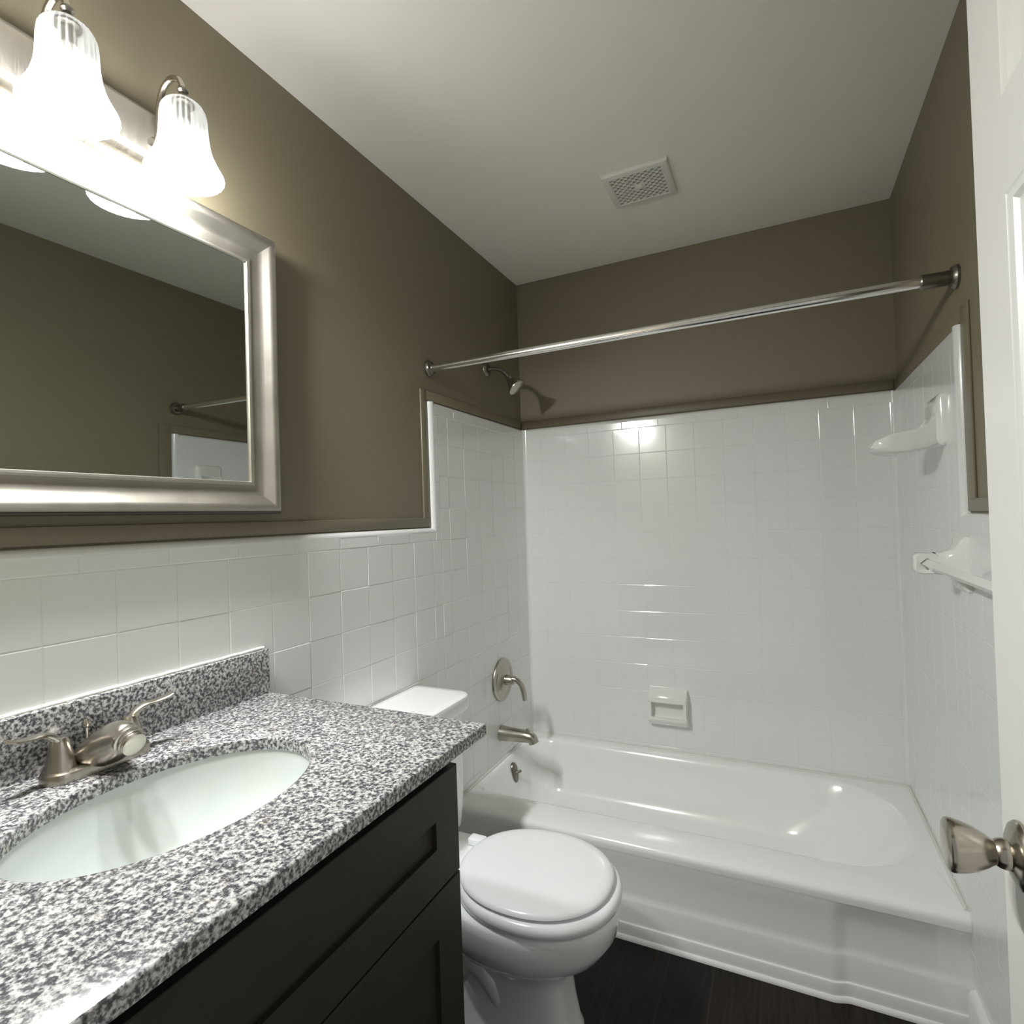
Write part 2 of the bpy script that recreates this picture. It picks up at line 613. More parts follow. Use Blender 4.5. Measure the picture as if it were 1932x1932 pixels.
# ------------------------------------------------------------------ door (open, parallel to the right wall)
DX, DT = 1.300, 0.035
D0, D1 = 0.088, 0.787
DZ0, DZ1 = 0.012, 2.035


def door_leaf():
    bm = bmesh.new()
    st, mid = 0.088, 0.085
    ym = (D0 + D1) / 2
    cols = [(D0 + st, ym - mid / 2), (ym + mid / 2, D1 - st)]
    rows = [(0.24, 0.80), (0.965, 1.612), (1.708, 1.930)]
    ys = sorted({D0, D1, *[c for p in cols for c in p]})
    zs = sorted({DZ0, DZ1, *[c for p in rows for c in p]})
    for sgn, x in ((-1, DX), (1, DX + DT)):
        for i in range(len(ys) - 1):
            for j in range(len(zs) - 1):
                y0, y1, z0, z1 = ys[i], ys[i + 1], zs[j], zs[j + 1]
                isp = any(abs(y0 - a) < 1e-6 for a, b in cols) and any(abs(z0 - a) < 1e-6 for a, b in rows)
                P = lambda ins, dep: [Vector((x - sgn * dep, y, z)) for y, z in ((y0 + ins, z0 + ins), (y1 - ins, z0 + ins), (y1 - ins, z1 - ins), (y0 + ins, z1 - ins))]
                if not isp:
                    bm.faces.new(ring(bm, P(0, 0)))
                else:
                    rs = [ring(bm, P(i_, d_)) for i_, d_ in ((0, 0), (0.003, 0.002), (0.008, 0.003), (0.012, 0.007), (0.018, 0.009), (0.034, 0.009), (0.056, 0.002), (0.058, 0.0015))]
                    for a, b in zip(rs, rs[1:]):
                        bridge(bm, a, b)
                    bm.faces.new(rs[-1])
    for (a, b) in (((D0, DZ0), (D1, DZ0)), ((D1, DZ0), (D1, DZ1)), ((D1, DZ1), (D0, DZ1)), ((D0, DZ1), (D0, DZ0))):
        bm.faces.new(ring(bm, [Vector((DX, a[0], a[1])), Vector((DX + DT, a[0], a[1])), Vector((DX + DT, b[0], b[1])), Vector((DX, b[0], b[1]))]))
    return bm


door = thing('door_1', 'white six panel door standing open on the right', 'door', (DX + DT / 2, D0, DZ0))
door['kind'] = 'structure'
obj('door_leaf', door_leaf(), M['door'], door, 25)
KY, KZ = 0.727, 0.955
for sgn, x in ((-1, DX), (1, DX + DT)):
    bm = bmesh.new()
    lathe(bm, [(0.0335, 0), (0.0335, 0.003), (0.031, 0.0065), (0.024, 0.010), (0.016, 0.012), (0.0145, 0.013)], (x, KY, KZ), (sgn, 0, 0), 48)
    ro = obj('knob_rosette', bm, M['knob_nickel'], door, 30)
    bm = bmesh.new()
    L = 1.0 if sgn < 0 else 0.85
    lathe(bm, [(0.0145, 0.011), (0.0148, 0.016), (0.0135, 0.021), (0.0118, 0.0235), (0.0128, 0.026), (0.0165, 0.031), (0.0208, 0.039), (0.0240, 0.048),
               (0.0258, 0.056), (0.0262, 0.060), (0.0255, 0.0625), (0.0235, 0.064), (0.012, 0.0655), (0.0, 0.066)], (x, KY, KZ), (sgn, 0, 0), 48)
    kn = obj('door_knob', bm, M['knob_nickel'], door, 30)
    kn['label'] = 'satin nickel tulip shaped knob'
bm = BOX(DX + 0.005, DX + DT - 0.005, D1, D1 + 0.0015, KZ - 0.028, KZ + 0.028)
obj('latch_plate', bm, M['nickel'], door)
for z in (0.25, 1.05, 1.82):
    bm = bmesh.new()
    lathe(bm, [(0.006, -0.045), (0.006, 0.045)], (DX - 0.005, D0 + 0.002, z), (0, 0, 1), 14)
    obj('hinge', bm, M['nickel'], door)

# ------------------------------------------------------------------ vanity cabinet
VY0, VY1 = 0.155, 0.877
FX = 0.540       # face of the doors
cab = thing('vanity_cabinet', 'dark espresso shaker vanity cabinet under the granite top', 'cabinet', (0.26, 0.52, 0))
bm = bmesh.new()
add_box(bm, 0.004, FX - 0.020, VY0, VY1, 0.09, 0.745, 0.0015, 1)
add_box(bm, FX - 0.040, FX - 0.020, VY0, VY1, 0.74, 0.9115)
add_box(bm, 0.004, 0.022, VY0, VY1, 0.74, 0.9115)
obj('cabinet_body', bm, M['espresso_shaded'], cab)
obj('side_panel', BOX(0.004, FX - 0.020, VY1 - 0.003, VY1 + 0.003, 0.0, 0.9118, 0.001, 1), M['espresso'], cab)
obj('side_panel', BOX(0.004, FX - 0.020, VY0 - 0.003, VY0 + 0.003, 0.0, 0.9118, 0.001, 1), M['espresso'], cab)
obj('toe_kick', BOX(0.02, FX - 0.075, VY0 + .004, VY1 - .004, 0.0, 0.10), M['espresso_shaded'], cab)


def shaker(y0, y1, z0, z1, st, dep=0.009):
    bm = bmesh.new()
    x = FX
    P = lambda i, d: [Vector((x - d, y, z)) for y, z in ((y0 + i, z0 + i), (y1 - i, z0 + i), (y1 - i, z1 - i), (y0 + i, z1 - i))]
    loft(bm, [P(0, 0.019), P(0, 0.0012), P(0.0012, 0), P(st, 0), P(st + 0.0005, dep)], True, True)
    return bm


dr = obj('drawer', shaker(VY0, VY1 + 0.003, 0.676, 0.867, 0.072), M['espresso'], cab, 20)
dr['label'] = 'wide shaker drawer front'
ym = (VY0 + VY1) / 2
obj('cabinet_door', shaker(ym + 0.0015, VY1 + 0.003, 0.105, 0.672, 0.074), M['espresso'], cab, 20)
obj('cabinet_door', shaker(VY0, ym - 0.0015, 0.105, 0.672, 0.074), M['espresso'], cab, 20)

# ------------------------------------------------------------------ countertop with backsplash
CT = thing('vanity_countertop', 'black and white speckled granite vanity top', 'countertop', (0.29, 0.52, 0.912))
CX0, CX1, CY0, CY1 = 0.0005, 0.583, 0.130, 0.918
CZ0, CZ1 = 0.912, 0.933
SX, SY, SA, SB = 0.291, 0.520, 0.150, 0.206


def counter():
    bm = bmesh.new()
    N = 128
    angs = [2 * PI * i / N for i in range(N)]
    for cx, cy in ((CX0, CY0), (CX1, CY0), (CX1, CY1), (CX0, CY1)):
        a = math.atan2(cy - SY, cx - SX) % (2 * PI)
        k = min(range(len(angs)), key=lambda i: abs(angs[i] - a))
        angs[k] = a

    def rect(ins, z):
        out = []
        for a in angs:
            c, s = math.cos(a), math.sin(a)
            ts = []
            if c > 1e-9: ts.append((CX1 - ins - SX) / c)
            if c < -1e-9: ts.append((CX0 + ins - SX) / c)
            if s > 1e-9: ts.append((CY1 - ins - SY) / s)
            if s < -1e-9: ts.append((CY0 + ins - SY) / s)
            t = min(ts)
            out.append(Vector((SX + c * t, SY + s * t, z)))
        return out

    def ell(off, z):
        out = []
        for a in angs:
            c, s = math.cos(a), math.sin(a)
            A, B = SA + off, SB + off
            r = 1 / math.sqrt((c / A) ** 2 + (s / B) ** 2)
            out.append(Vector((SX + c * r, SY + s * r, z)))
        return out
    rs = [ell(0, CZ0), ell(0, CZ1 - 0.003), ell(0.0012, CZ1 - 0.0008), ell(0.0035, CZ1), rect(0.003, CZ1), rect(0.0008, CZ1 - 0.0012), rect(0, CZ1 - 0.003), rect(0, CZ0), ell(0, CZ0)]
    loft(bm, rs, False, False)
    return bm


obj('counter_slab', counter(), M['granite'], CT, 50)
obj('backsplash', BOX(0.0005, 0.0205, CY0, CY1, CZ1, 1.032, 0.0012, 2), M['granite'], CT)
bm = bmesh.new()
tube(bm, [Vector((0.0045 + random.uniform(-.0007, .0007), CY0 + 0.002 + i * (CY1 - CY0 - .004) / 50, 1.0335 + random.uniform(-.0007, .0007))) for i in range(51)],
     0.0042, 8)
cl = obj('caulk_bead', bm, M['caulk'], CT, 80)
cl['label'] = 'white caulk line above the backsplash'

# ------------------------------------------------------------------ sink
sink = thing('sink', 'white oval undermount sink set in the granite top', 'sink', (SX, SY, 0.77))
bm = bmesh.new()


def el(cx, cy, a, b, z, n=72, e=2.0):
    out = []
    for i in range(n):
        t = 2 * PI * i / n
        c, s = math.cos(t), math.sin(t)
        out.append(Vector((cx + a * abs(c) ** (2 / e) * (1 if c >= 0 else -1), cy + b * abs(s) ** (2 / e) * (1 if s >= 0 else -1), z)))
    return out


loft(bm, [el(SX, SY, SA + .022, SB + .022, 0.890), el(SX, SY, SA + .022, SB + .022, 0.9115), el(SX, SY, SA + .003, SB + .003, 0.9115),
          el(SX, SY, SA + .001, SB + .001, 0.904), el(SX, SY, SA - .004, SB - .004, 0.880),
          el(SX, SY, SA * .93, SB * .93, 0.855), el(SX, SY, SA * .83, SB * .83, 0.822), el(SX, SY, SA * .66, SB * .66, 0.796),
          el(SX, SY, SA * .45, SB * .42, 0.782), el(SX, SY, SA * .25, SB * .2, 0.777), el(SX, SY, .024, .024, 0.775)], False, True)
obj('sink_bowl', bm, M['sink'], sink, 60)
bm = bmesh.new()
lathe(bm, [(0.0225, 0), (0.0225, 0.003), (0.018, 0.0045), (0.014, 0.003), (0.012, 0.007), (0.0, 0.008)], (SX, SY, 0.7752), (0, 0, 1), 32)
obj('sink_drain', bm, M['nickel'], sink)

# ------------------------------------------------------------------ faucet
fa = thing('faucet', 'brushed nickel two handle faucet behind the sink', 'faucet', (0.075, 0.533, CZ1))
FY = 0.529
bm = bmesh.new()


def stad(x0, x1, y0, y1, z):
    return rrect(x0, x1, y0, y1, (x1 - x0) / 2 * 0.98, z, 8)


loft(bm, [stad(0.046, 0.104, FY - .079, FY + .079, CZ1 + .0004), stad(0.046, 0.104, FY - .079, FY + .079, CZ1 + .010),
          stad(0.048, 0.102, FY - .077, FY + .077, CZ1 + .0145), stad(0.053, 0.097, FY - .071, FY + .071, CZ1 + .0165)])
obj('base_plate', bm, M['nickel'], fa, 35)
# spout: a wedge that grows out of the plate and rises over the bowl
bm = bmesh.new()


def sec(x, w, zb, zt, pinch=0.0):
    out = []
    zc_, hz = (zb + zt) / 2, (zt - zb) / 2
    for i in range(32):
        t = 2 * PI * i / 32
        c, s_ = math.cos(t), math.sin(t)
        k = 1 - pinch * max(0, s_)
        out.append(Vector((x, FY + w * k * abs(c) ** 0.8 * (1 if c >= 0 else -1), zc_ + hz * abs(s_) ** 0.8 * (1 if s_ >= 0 else -1))))
    return out


loft(bm, [sec(0.050, .020, CZ1 + .012, CZ1 + .021), sec(0.056, .031, CZ1 + .010, CZ1 + .031, .15), sec(0.070, .036, CZ1 + .008, CZ1 + .048, .3), sec(0.088, .035, CZ1 + .006, CZ1 + .062, .35),
          sec(0.108, .031, CZ1 + .007, CZ1 + .073, .35), sec(0.126, .026, CZ1 + .014, CZ1 + .079, .3), sec(0.143, .022, CZ1 + .024, CZ1 + .080, .2), sec(0.156, .0205, CZ1 + .032, CZ1 + .078, .1), sec(0.161, .018, CZ1 + .036, CZ1 + .074)])
obj('spout', bm, M['nickel'], fa, 50)
bm = bmesh.new()
lathe(bm, [(0.0205, -0.006), (0.0218, -0.002), (0.0218, 0.004), (0.0192, 0.0055), (0.0200, 0.008), (0.0200, 0.0125), (0.0186, 0.014), (0.0190, 0.0165), (0.0175, 0.020), (0.0120, 0.0215), (0.0, 0.0215)],
      (0.156, FY, CZ1 + .055), (0.93, 0, -0.36), 32)
obj('aerator', bm, M['nickel'], fa, 30)
for sgn in (-1, 1):
    hy = FY + sgn * 0.052
    bm = bmesh.new()
    lathe(bm, [(0.0215, 0.014), (0.0205, 0.020), (0.0175, 0.034), (0.0150, 0.048), (0.0130, 0.058), (0.0095, 0.064), (0.0, 0.0655)], (0.073, hy, CZ1), (0, 0, 1), 32)
    h = obj('handle', bm, M['nickel'], fa, 50)
    bm = bmesh.new()
    lp = catmull([(0.073, hy - sgn * .003, CZ1 + .046), (0.073, hy + sgn * .006, CZ1 + .064), (0.074, hy + sgn * .022, CZ1 + .075), (0.077, hy + sgn * .042, CZ1 + .077), (0.081, hy + sgn * .060, CZ1 + .080), (0.084, hy + sgn * .068, CZ1 + .084)], 6)
    k = len(lp)
    tube(bm, lp, [0.0110 - 0.001 * (i / (k - 1)) for i in range(k)], 14,
         flat=[(0.95 - 0.05 * i / (k - 1), 0.80 - 0.50 * min(1, i / (k * 0.5))) for i in range(k)])
    obj('lever', bm, M['nickel'], h, 50)
bm = bmesh.new()
lathe(bm, [(0.0022, 0.0), (0.0022, 0.046), (0.0055, 0.049), (0.0062, 0.055), (0.0035, 0.060), (0.0, 0.061)], (0.052, FY - 0.004, CZ1 + .014), (0, 0, 1), 16)
obj('lift_rod', bm, M['nickel'], fa)

# ------------------------------------------------------------------ mirror
MZ0, MZ1, MY0, MY1 = 1.349, 1.985, 0.125, 0.956
mir = thing('wall_mirror', 'rectangular mirror in a champagne silver frame above the sink', 'mirror', (-TH, (MY0 + MY1) / 2, MZ0))


def frame_sweep(bm, prof, closed=False):
    rings = []
    for (u, h) in prof:
        rings.append([Vector((-TH + h, y, z)) for y, z in ((MY0 + u, MZ0 + u), (MY1 - u, MZ0 + u), (MY1 - u, MZ1 - u), (MY0 + u, MZ1 - u))])
    loft(bm, rings, False, False)


bm = bmesh.new()
frame_sweep(bm, [(0.0, 0.036), (0.002, 0.0395), (0.006, 0.0405), (0.011, 0.039), (0.018, 0.034), (0.028, 0.0265), (0.040, 0.0205), (0.052, 0.0175), (0.0565, 0.0175), (0.0585, 0.021), (0.0625, 0.0225), (0.0665, 0.021), (0.068, 0.016), (0.068, 0.010)])
obj('frame', bm, M['frame_silver'], mir, 30)
bm = bmesh.new()
frame_sweep(bm, [(0.010, 0.001), (-0.004, 0.001), (-0.006, 0.004), (-0.006, 0.026), (-0.0045, 0.031), (-0.002, 0.033), (-0.001, 0.036), (0.0, 0.036)])
fe = obj('frame_edge', bm, M['frame_dark'], mir, 30)
fe['label'] = 'dark bronze outer edge'
bm = BOX(-TH + 0.002, -TH + 0.0155, MY0 + .060, MY1 - .060, MZ0 + .060, MZ1 - .060)
obj('glass', bm, M['mirror'], mir)
mir.rotation_euler = (0, R(0.55), R(-0.5))
mir.location.x += 0.0045

# ------------------------------------------------------------------ vanity light
LB = thing('vanity_light', 'three lamp brushed nickel bar light with bell glass shades above the mirror', 'light', (-TH, 0.495, 2.07))
bm = bmesh.new()
BY0, BY1, BZ0, BZ1 = 0.245, 0.745, 2.012, 2.146
steps = [(0, 0.0002), (0, 0.006), (0.004, 0.010), (0.012, 0.012), (0.014, 0.020), (0.020, 0.031), (0.026, 0.036), (0.030, 0.0375)]
loft(bm, [[Vector((-TH + h, y, z)) for y, z in ((BY0 + u, BZ0 + u), (BY1 - u, BZ0 + u), (BY1 - u, BZ1 - u), (BY0 + u, BZ1 - u))] for u, h in steps])
obj('backplate', bm, M['plate'], LB, 20)
LX = 0.103
lamp_ys = (0.687, 0.497, 0.307)
bell = [(0.018, 2.1165), (0.026, 2.1155), (0.0325, 2.110), (0.0370, 2.101), (0.0390, 2.088), (0.0398, 2.070), (0.0410, 2.052), (0.0435, 2.036), (0.0480, 2.020),
        (0.0545, 2.005), (0.0610, 1.993), (0.0655, 1.985), (0.0668, 1.980), (0.0655, 1.9775)]
for ly in lamp_ys:
    bm = bmesh.new()
    arm = catmull([(0.020, ly, 2.060), (0.026, ly, 2.090), (0.030, ly, 2.132), (0.044, ly, 2.164), (0.068, ly, 2.176), (0.090, ly, 2.168), (0.1005, ly, 2.153), (LX, ly, 2.140)], 6)
    tube(bm, arm, 0.0056, 14)
    lathe(bm, [(0.017, 0), (0.017, 0.004), (0.010, 0.008), (0.007, 0.012)], (0.0195, ly, 2.060), (1, 0, 0.1), 24)
    a = obj('arm', bm, M['nickel'], LB, 50)
    bm = bmesh.new()
    lathe(bm, [(0.0055, 0.034), (0.0085, 0.031), (0.0095, 0.027), (0.0065, 0.023), (0.0075, 0.019), (0.0125, 0.014), (0.0150, 0.008), (0.0145, 0.003), (0.019, 0.002), (0.019, 0.000), (0.012, -0.002), (0.012, -0.030), (0.0, -0.030)],
          (LX, ly, 2.113), (0, 0, 1), 32)
    obj('socket_cap', bm, M['nickel_dark'], LB, 40)
    bm = bmesh.new()
    n = 168
    rings = []
    for r, z in bell:
        f = min(1, max(0, (2.1165 - z) / 0.015)) * max(0.25, min(1, (z - 1.978) / 0.08))
        rings.append([Vector((LX + math.cos(2 * PI * i / n) * (r + 0.0014 * f * math.cos(28 * 2 * PI * i / n)),
                              ly + math.sin(2 * PI * i / n) * (r + 0.0014 * f * math.cos(28 * 2 * PI * i / n)), z)) for i in range(n)])
    loft(bm, rings, False, False)
    sh = obj('lamp_shade', bm, M['glass'], LB, 80)
    sh['label'] = 'white ribbed bell shaped glass shade'
    ld = bpy.data.lights.new('bulb_light', 'POINT')
    ld.energy = LAMP_POWER
    ld.color = LAMP_COLOR
    ld.shadow_soft_size = 0.038
    lo = bpy.data.objects.new('bulb_light', ld)
    COL.objects.link(lo)
    lo.parent = LB
    lo.matrix_parent_inverse = Matrix.Translation(-Vector(LB.location))
    lo.location = (LX, ly, 1.998)

# ------------------------------------------------------------------ toilet
TY = 1.311
to = thing('toilet', 'white two piece toilet between the vanity and the bathtub', 'toilet', (0.40, TY, 0))
bm = bmesh.new()


def tk(z, x0, x1, hw, r):
    return rrect(x0, x1, TY - hw, TY + hw, r, z, 8)


loft(bm, [tk(0.395, 0.035, 0.185, 0.150, 0.03), tk(0.40, 0.028, 0.195, 0.160, 0.035), tk(0.46, 0.022, 0.200, 0.167, 0.035), tk(0.744, 0.018, 0.204, 0.174, 0.035)])
obj('tank', bm, M['porcelain'], to, 40)
bm = bmesh.new()


def lidr(z, ins, bow=0.010):
    p = rrect(0.006 + ins, 0.222 - ins, TY - 0.186 + ins, TY + 0.186 - ins, (0.018, 0.045, 0.045, 0.018), z, 10)
    for v in p:
        v.x += bow * (1 - ((v.y - TY) / 0.186) ** 2) if v.x > 0.1 else 0
    return p


loft(bm, [lidr(0.744, 0.004), lidr(0.752, 0.0), lidr(0.776, 0.0), lidr(0.784, 0.003), lidr(0.787, 0.009), lidr(0.788, 0.03)])
obj('tank_lid', bm, M['porcelain'], to, 40)
bm = bmesh.new()


def bw(z, x0, x1, b, e=2.15, n=64):
    xc = (x0 + x1) / 2
    return el(xc, TY, (x1 - x0) / 2, b, z, n, e)


loft(bm, [bw(0.0, 0.255, 0.597, 0.100, 4), bw(0.018, 0.255, 0.597, 0.100, 4), bw(0.035, 0.265, 0.590, 0.093, 4), bw(0.10, 0.275, 0.580, 0.084, 4), bw(0.165, 0.282, 0.574, 0.080, 3.8),
          bw(0.200, 0.280, 0.578, 0.086, 3.2), bw(0.222, 0.268, 0.602, 0.112, 2.6), bw(0.245, 0.252, 0.640, 0.144, 2.3), bw(0.272, 0.242, 0.678, 0.166, 2.2), bw(0.305, 0.236, 0.701, 0.177, 2.15), bw(0.340, 0.233, 0.709, 0.180, 2.1),
          bw(0.360, 0.234, 0.709, 0.180, 2.1), bw(0.367, 0.240, 0.703, 0.174, 2.1), bw(0.368, 0.25, 0.69, 0.16, 2.1)])
# deck under the tank and trapway body running to the wall
loft(bm, [rrect(0.035, 0.33, TY - 0.060, TY + 0.060, 0.03, 0.0, 6), rrect(0.035, 0.33, TY - 0.060, TY + 0.060, 0.03, 0.02, 6), rrect(0.05, 0.33, TY - 0.055, TY + 0.055, 0.03, 0.06, 6),
          rrect(0.06, 0.33, TY - 0.055, TY + 0.055, 0.03, 0.24, 6), rrect(0.03, 0.33, TY - 0.10, TY + 0.10, 0.03, 0.32, 6), rrect(0.022, 0.33, TY - 0.115, TY + 0.115, 0.03, 0.36, 6),
          rrect(0.022, 0.32, TY - 0.115, TY + 0.115, 0.03, 0.388, 6), rrect(0.028, 0.31, TY - 0.108, TY + 0.108, 0.03, 0.394, 6)])
for sgn in (-1, 1):      # moulded trapway bulge on each side
    tube(bm, catmull([(0.43, TY + sgn * .046, 0.06), (0.405, TY + sgn * .058, 0.13), (0.35, TY + sgn * .062, 0.185), (0.29, TY + sgn * .058, 0.15), (0.25, TY + sgn * .050, 0.05), (0.24, TY + sgn * .046, 0.006)], 6), 0.030, 14)
obj('bowl', bm, M['porcelain'], to, 60)
bm = bmesh.new()


def so(z, ins):
    return bw(z, 0.292 + ins, 0.712 - ins, 0.182 - ins, 2.15, 72)


def si(z, ins):
    return bw(z, 0.37 - ins, 0.64 + ins, 0.115 + ins, 2.1, 72)


loft(bm, [so(0.3715, 0.010), so(0.3725, 0.004), so(0.378, 0.0), so(0.390, -0.001), so(0.398, 0.002), so(0.4025, 0.008), so(0.404, 0.016), si(0.404, 0.004), si(0.396, 0), si(0.3715, 0.002), so(0.3715, 0.010)], False, False)
obj('seat', bm, M['seat_plastic'], to, 50)
bm = bmesh.new()


def ld_(z, ins):
    return bw(z, 0.298 + ins, 0.695 - ins, 0.1735 - ins, 2.15, 72)


loft(bm, [ld_(0.4075, 0.012), ld_(0.4085, 0.004), ld_(0.412, 0.0), ld_(0.417, 0.001), ld_(0.4215, 0.006), ld_(0.4245, 0.014), ld_(0.4262, 0.028), ld_(0.427, 0.06), ld_(0.4273, 0.12)])
obj('seat_lid', bm, M['seat_plastic'], to, 50)
for sgn in (-1, 1):
    bm = bmesh.new()
    add_box(bm, 0.262, 0.312, TY + sgn * .070 - .016, TY + sgn * .070 + .016, 0.3945, 0.416, 0.006, 3)
    obj('seat_hinge', bm, M['seat_plastic'], to, 50)
for sgn in (-1, 1):
    bm = bmesh.new()
    lathe(bm, [(0.012, 0.0), (0.012, 0.008), (0.008, 0.014), (0.0, 0.016)], (0.40, TY + sgn * 0.104, 0.020), (0, 0, 1), 16)
    obj('bolt_cap', bm, M['porcelain'], to, 50)

# ------------------------------------------------------------------ bathtub
tub = thing('bathtub', 'white enamel alcove bathtub with a plain apron front', 'bathtub', (W / 2, 2.07, 0))
RZ = 0.300
TF = 1.708
bm = bmesh.new()
e = -0.001
rim = [rrect(e, W - e, TF + 0.0015, YB - e, 0.004, 0.264), rrect(e, W - e, TF, YB - e, 0.004, 0.278),
       rrect(e, W - e, TF + 0.0008, YB - e, 0.004, 0.2855), rrect(e, W - e, TF + 0.0045, YB - e, 0.004, 0.2925), rrect(e, W - e, TF + 0.012, YB - e, 0.004, 0.2975), rrect(e, W - e, TF + 0.026, YB - e, 0.004, RZ)]


def bas(z, l, r, f, b, k=1.0):
    g = min(0.0, max(l, r))          # outset rings keep concentric corners
    return rrect(0.020 + l, 1.412 - r, 1.842 + f, 2.385 - b, (0.055 * k - g, 0.20 * k - g, 0.22 * k - g, 0.11 * k - g), z)


rings = rim + [bas(0.3000, -.012, -.012, -.012, -.012), bas(0.2985, -.0045, -.0045, -.0045, -.0045), bas(0.294, 0, 0, 0, 0), bas(0.284, .006, .008, .006, .006), bas(0.25, .016, .030, .016, .016),
               bas(0.18, .034, .085, .032, .032), bas(0.11, .052, .150, .050, .050), bas(0.08, .075, .195, .075, .075, .84), bas(0.068, .115, .235, .115, .115, .60), bas(0.064, .20, .33, .20, .20, .25)]
loft(bm, rings, False, True)
obj('basin', bm, M['enamel'], tub, 60)
bm = bmesh.new()


def bump_dy(x):
    t = min(1, max(0, (x - 1.172) / 0.045))
    return 0.012 * t * t * (3 - 2 * t)


xs = [e, 0.3, 0.6, 0.9, 1.1] + [1.16 + i * 0.006 for i in range(12)] + [1.28, 1.36, W - e]
prof = [(1.7100, 0.2645, 0), (1.7118, 0.250, 0.3), (1.7150, 0.228, 0.8), (1.7195, 0.200, 1), (1.7205, 0.140, 1), (1.7200, 0.130, 1), (1.7175, 0.121, 1), (1.7155, 0.112, 1), (1.7155, 0.0, 1)]
rs = [ring(bm, [Vector((x, y + k * bump_dy(x), z)) for y, z, k in prof]) for x in xs]
for a, b in zip(rs, rs[1:]):
    bridge(bm, a, b, False)
obj('apron', bm, M['enamel'], tub, 60)
bm = bmesh.new()
prof = [(1.7095, 0.046), (1.7075, 0.0475), (1.7035, 0.0465), (1.7020, 0.043), (1.7020, 0.013), (1.699, 0.0125), (1.6955, 0.009), (1.6940, 0.004), (1.6940, 0.0002), (1.7095, 0.0002)]
rs = [ring(bm, [Vector((x, y + 0.0075 + bump_dy(x), z)) for y, z in prof]) for x in xs]
for a, b in zip(rs, rs[1:]):
    bridge(bm, a, b, True)
bs = obj('base_strip', bm, M['white_trim'], tub, 30)
bs['label'] = 'bright white strip along the floor'
bm = bmesh.new()
q = 0.0035
path = [(q, 1.735)] + [(q, YB - .02), (q + .004, YB - q - .004), (.02, YB - q)] + [(W * k / 20, YB - q) for k in range(1, 20)] + [(W - .02, YB - q), (W - q - .004, YB - q - .004), (W - q, YB - .02), (W - q, 1.735)]
tube(bm, [Vector((x, y, RZ + 0.001)) for x, y in path], 0.0055, 10, up=(0, 0, 1))
cb = obj('caulk_bead', bm, M['caulk'], tub, 60)
cb['label'] = 'white caulk line between the tub rim and the tile'
# overflow plate and trip lever on the drain end
bm = bmesh.new()
ax = Vector((1, 0, 0.18)).normalized()
oc = Vector((0.040, 2.135, 0.238))
pa, pb, pd = frame_to(ax)
pts = []
for i in range(48):
    t = 2 * PI * i / 48
    rr = 0.029 + 0.0075 * math.cos(2 * t + PI) * 1.0
    pts.append((math.cos(t), math.sin(t), rr))
loft(bm, [[oc + pd * h + (pa * c + pb * s * 1.12) * r * k for c, s, r in pts] for k, h in ((1, -0.006), (1, 0.003), (0.92, 0.006), (0.5, 0.009))])
ov = obj('overflow_plate', bm, M['nickel_dark'], tub, 50)
bm = bmesh.new()
tube(bm, [oc + pd * 0.006, oc + pd * 0.016 + Vector((0, .004, 0)), oc + pd * 0.026 + Vector((0, 0.012, 0.002))], [0.006, 0.0055, 0.0045], 12)
obj('trip_lever', bm, M['nickel_dark'], ov, 50)
bm = bmesh.new()
lathe(bm, [(0.032, 0), (0.032, 0.003), (0.022, 0.0045), (0.018, 0.002), (0.0, 0.002)], (0.30, 2.11, 0.0642), (0, 0, 1), 32)
obj('drain', bm, M['nickel_dark'], tub)

# ------------------------------------------------------------------ shower and tub fittings on the left wall
va = thing('shower_valve', 'round nickel shower valve with a lever handle on the tiled wall', 'valve', (0, 2.125, 0.630))
vc = Vector((0, 2.125, 0.630))
bm = bmesh.new()
lathe(bm, [(0.088, 0.0), (0.090, 0.003), (0.088, 0.008), (0.080, 0.012), (0.072, 0.0125), (0.066, 0.010), (0.058, 0.012), (0.045, 0.017), (0.026, 0.019), (0.024, 0.020)], vc, (1, 0, 0), 56)
obj('escutcheon', bm, M['nickel'], va, 35)
bm = bmesh.new()
lathe(bm, [(0.022, 0.018), (0.021, 0.045), (0.018, 0.052), (0.010, 0.056), (0.0, 0.057)], vc, (1, 0, 0), 32)
hb = obj('handle_hub', bm, M['nickel'], va, 40)
bm = bmesh.new()
hp = catmull([vc + Vector((0.044, 0, 0.008)), vc + Vector((0.066, 0.004, 0.004)), vc + Vector((0.086, 0.010, -0.020)), vc + Vector((0.094, 0.014, -0.055)), vc + Vector((0.096, 0.016, -0.082))], 6)
tube(bm, hp, [0.015, 0.015, 0.0145, 0.0145, 0.012], 16, flat=(1.05, 0.75))
obj('lever', bm, M['nickel'], hb, 50)

sp_ = thing('tub_spout', 'nickel bathtub spout with a diverter knob below the shower valve', 'spout', (0, 2.100, 0.412))
sc = Vector((0, 2.100, 0.412))
bm = bmesh.new()
path = catmull([sc, sc + Vector((0.03, 0, 0)), sc + Vector((0.08, 0, .001)), sc + Vector((0.122, 0, .001)), sc + Vector((0.142, 0, -.005)), sc + Vector((0.150, 0, -.022))], 5)
k = len(path)
tube(bm, path, [0.032 - 0.011 * min(1, i / (k - 1) * 1.15) for i in range(k)], 24)
obj('spout_body', bm, M['nickel'], sp_, 50)
bm = bmesh.new()
lathe(bm, [(0.004, 0.0), (0.004, 0.012), (0.0085, 0.014), (0.0085, 0.022), (0.005, 0.024)], sc + Vector((0.122, 0, 0.010)), (0.1, 0, 1), 20)
obj('diverter_knob', bm, M['nickel'], sp_, 40)

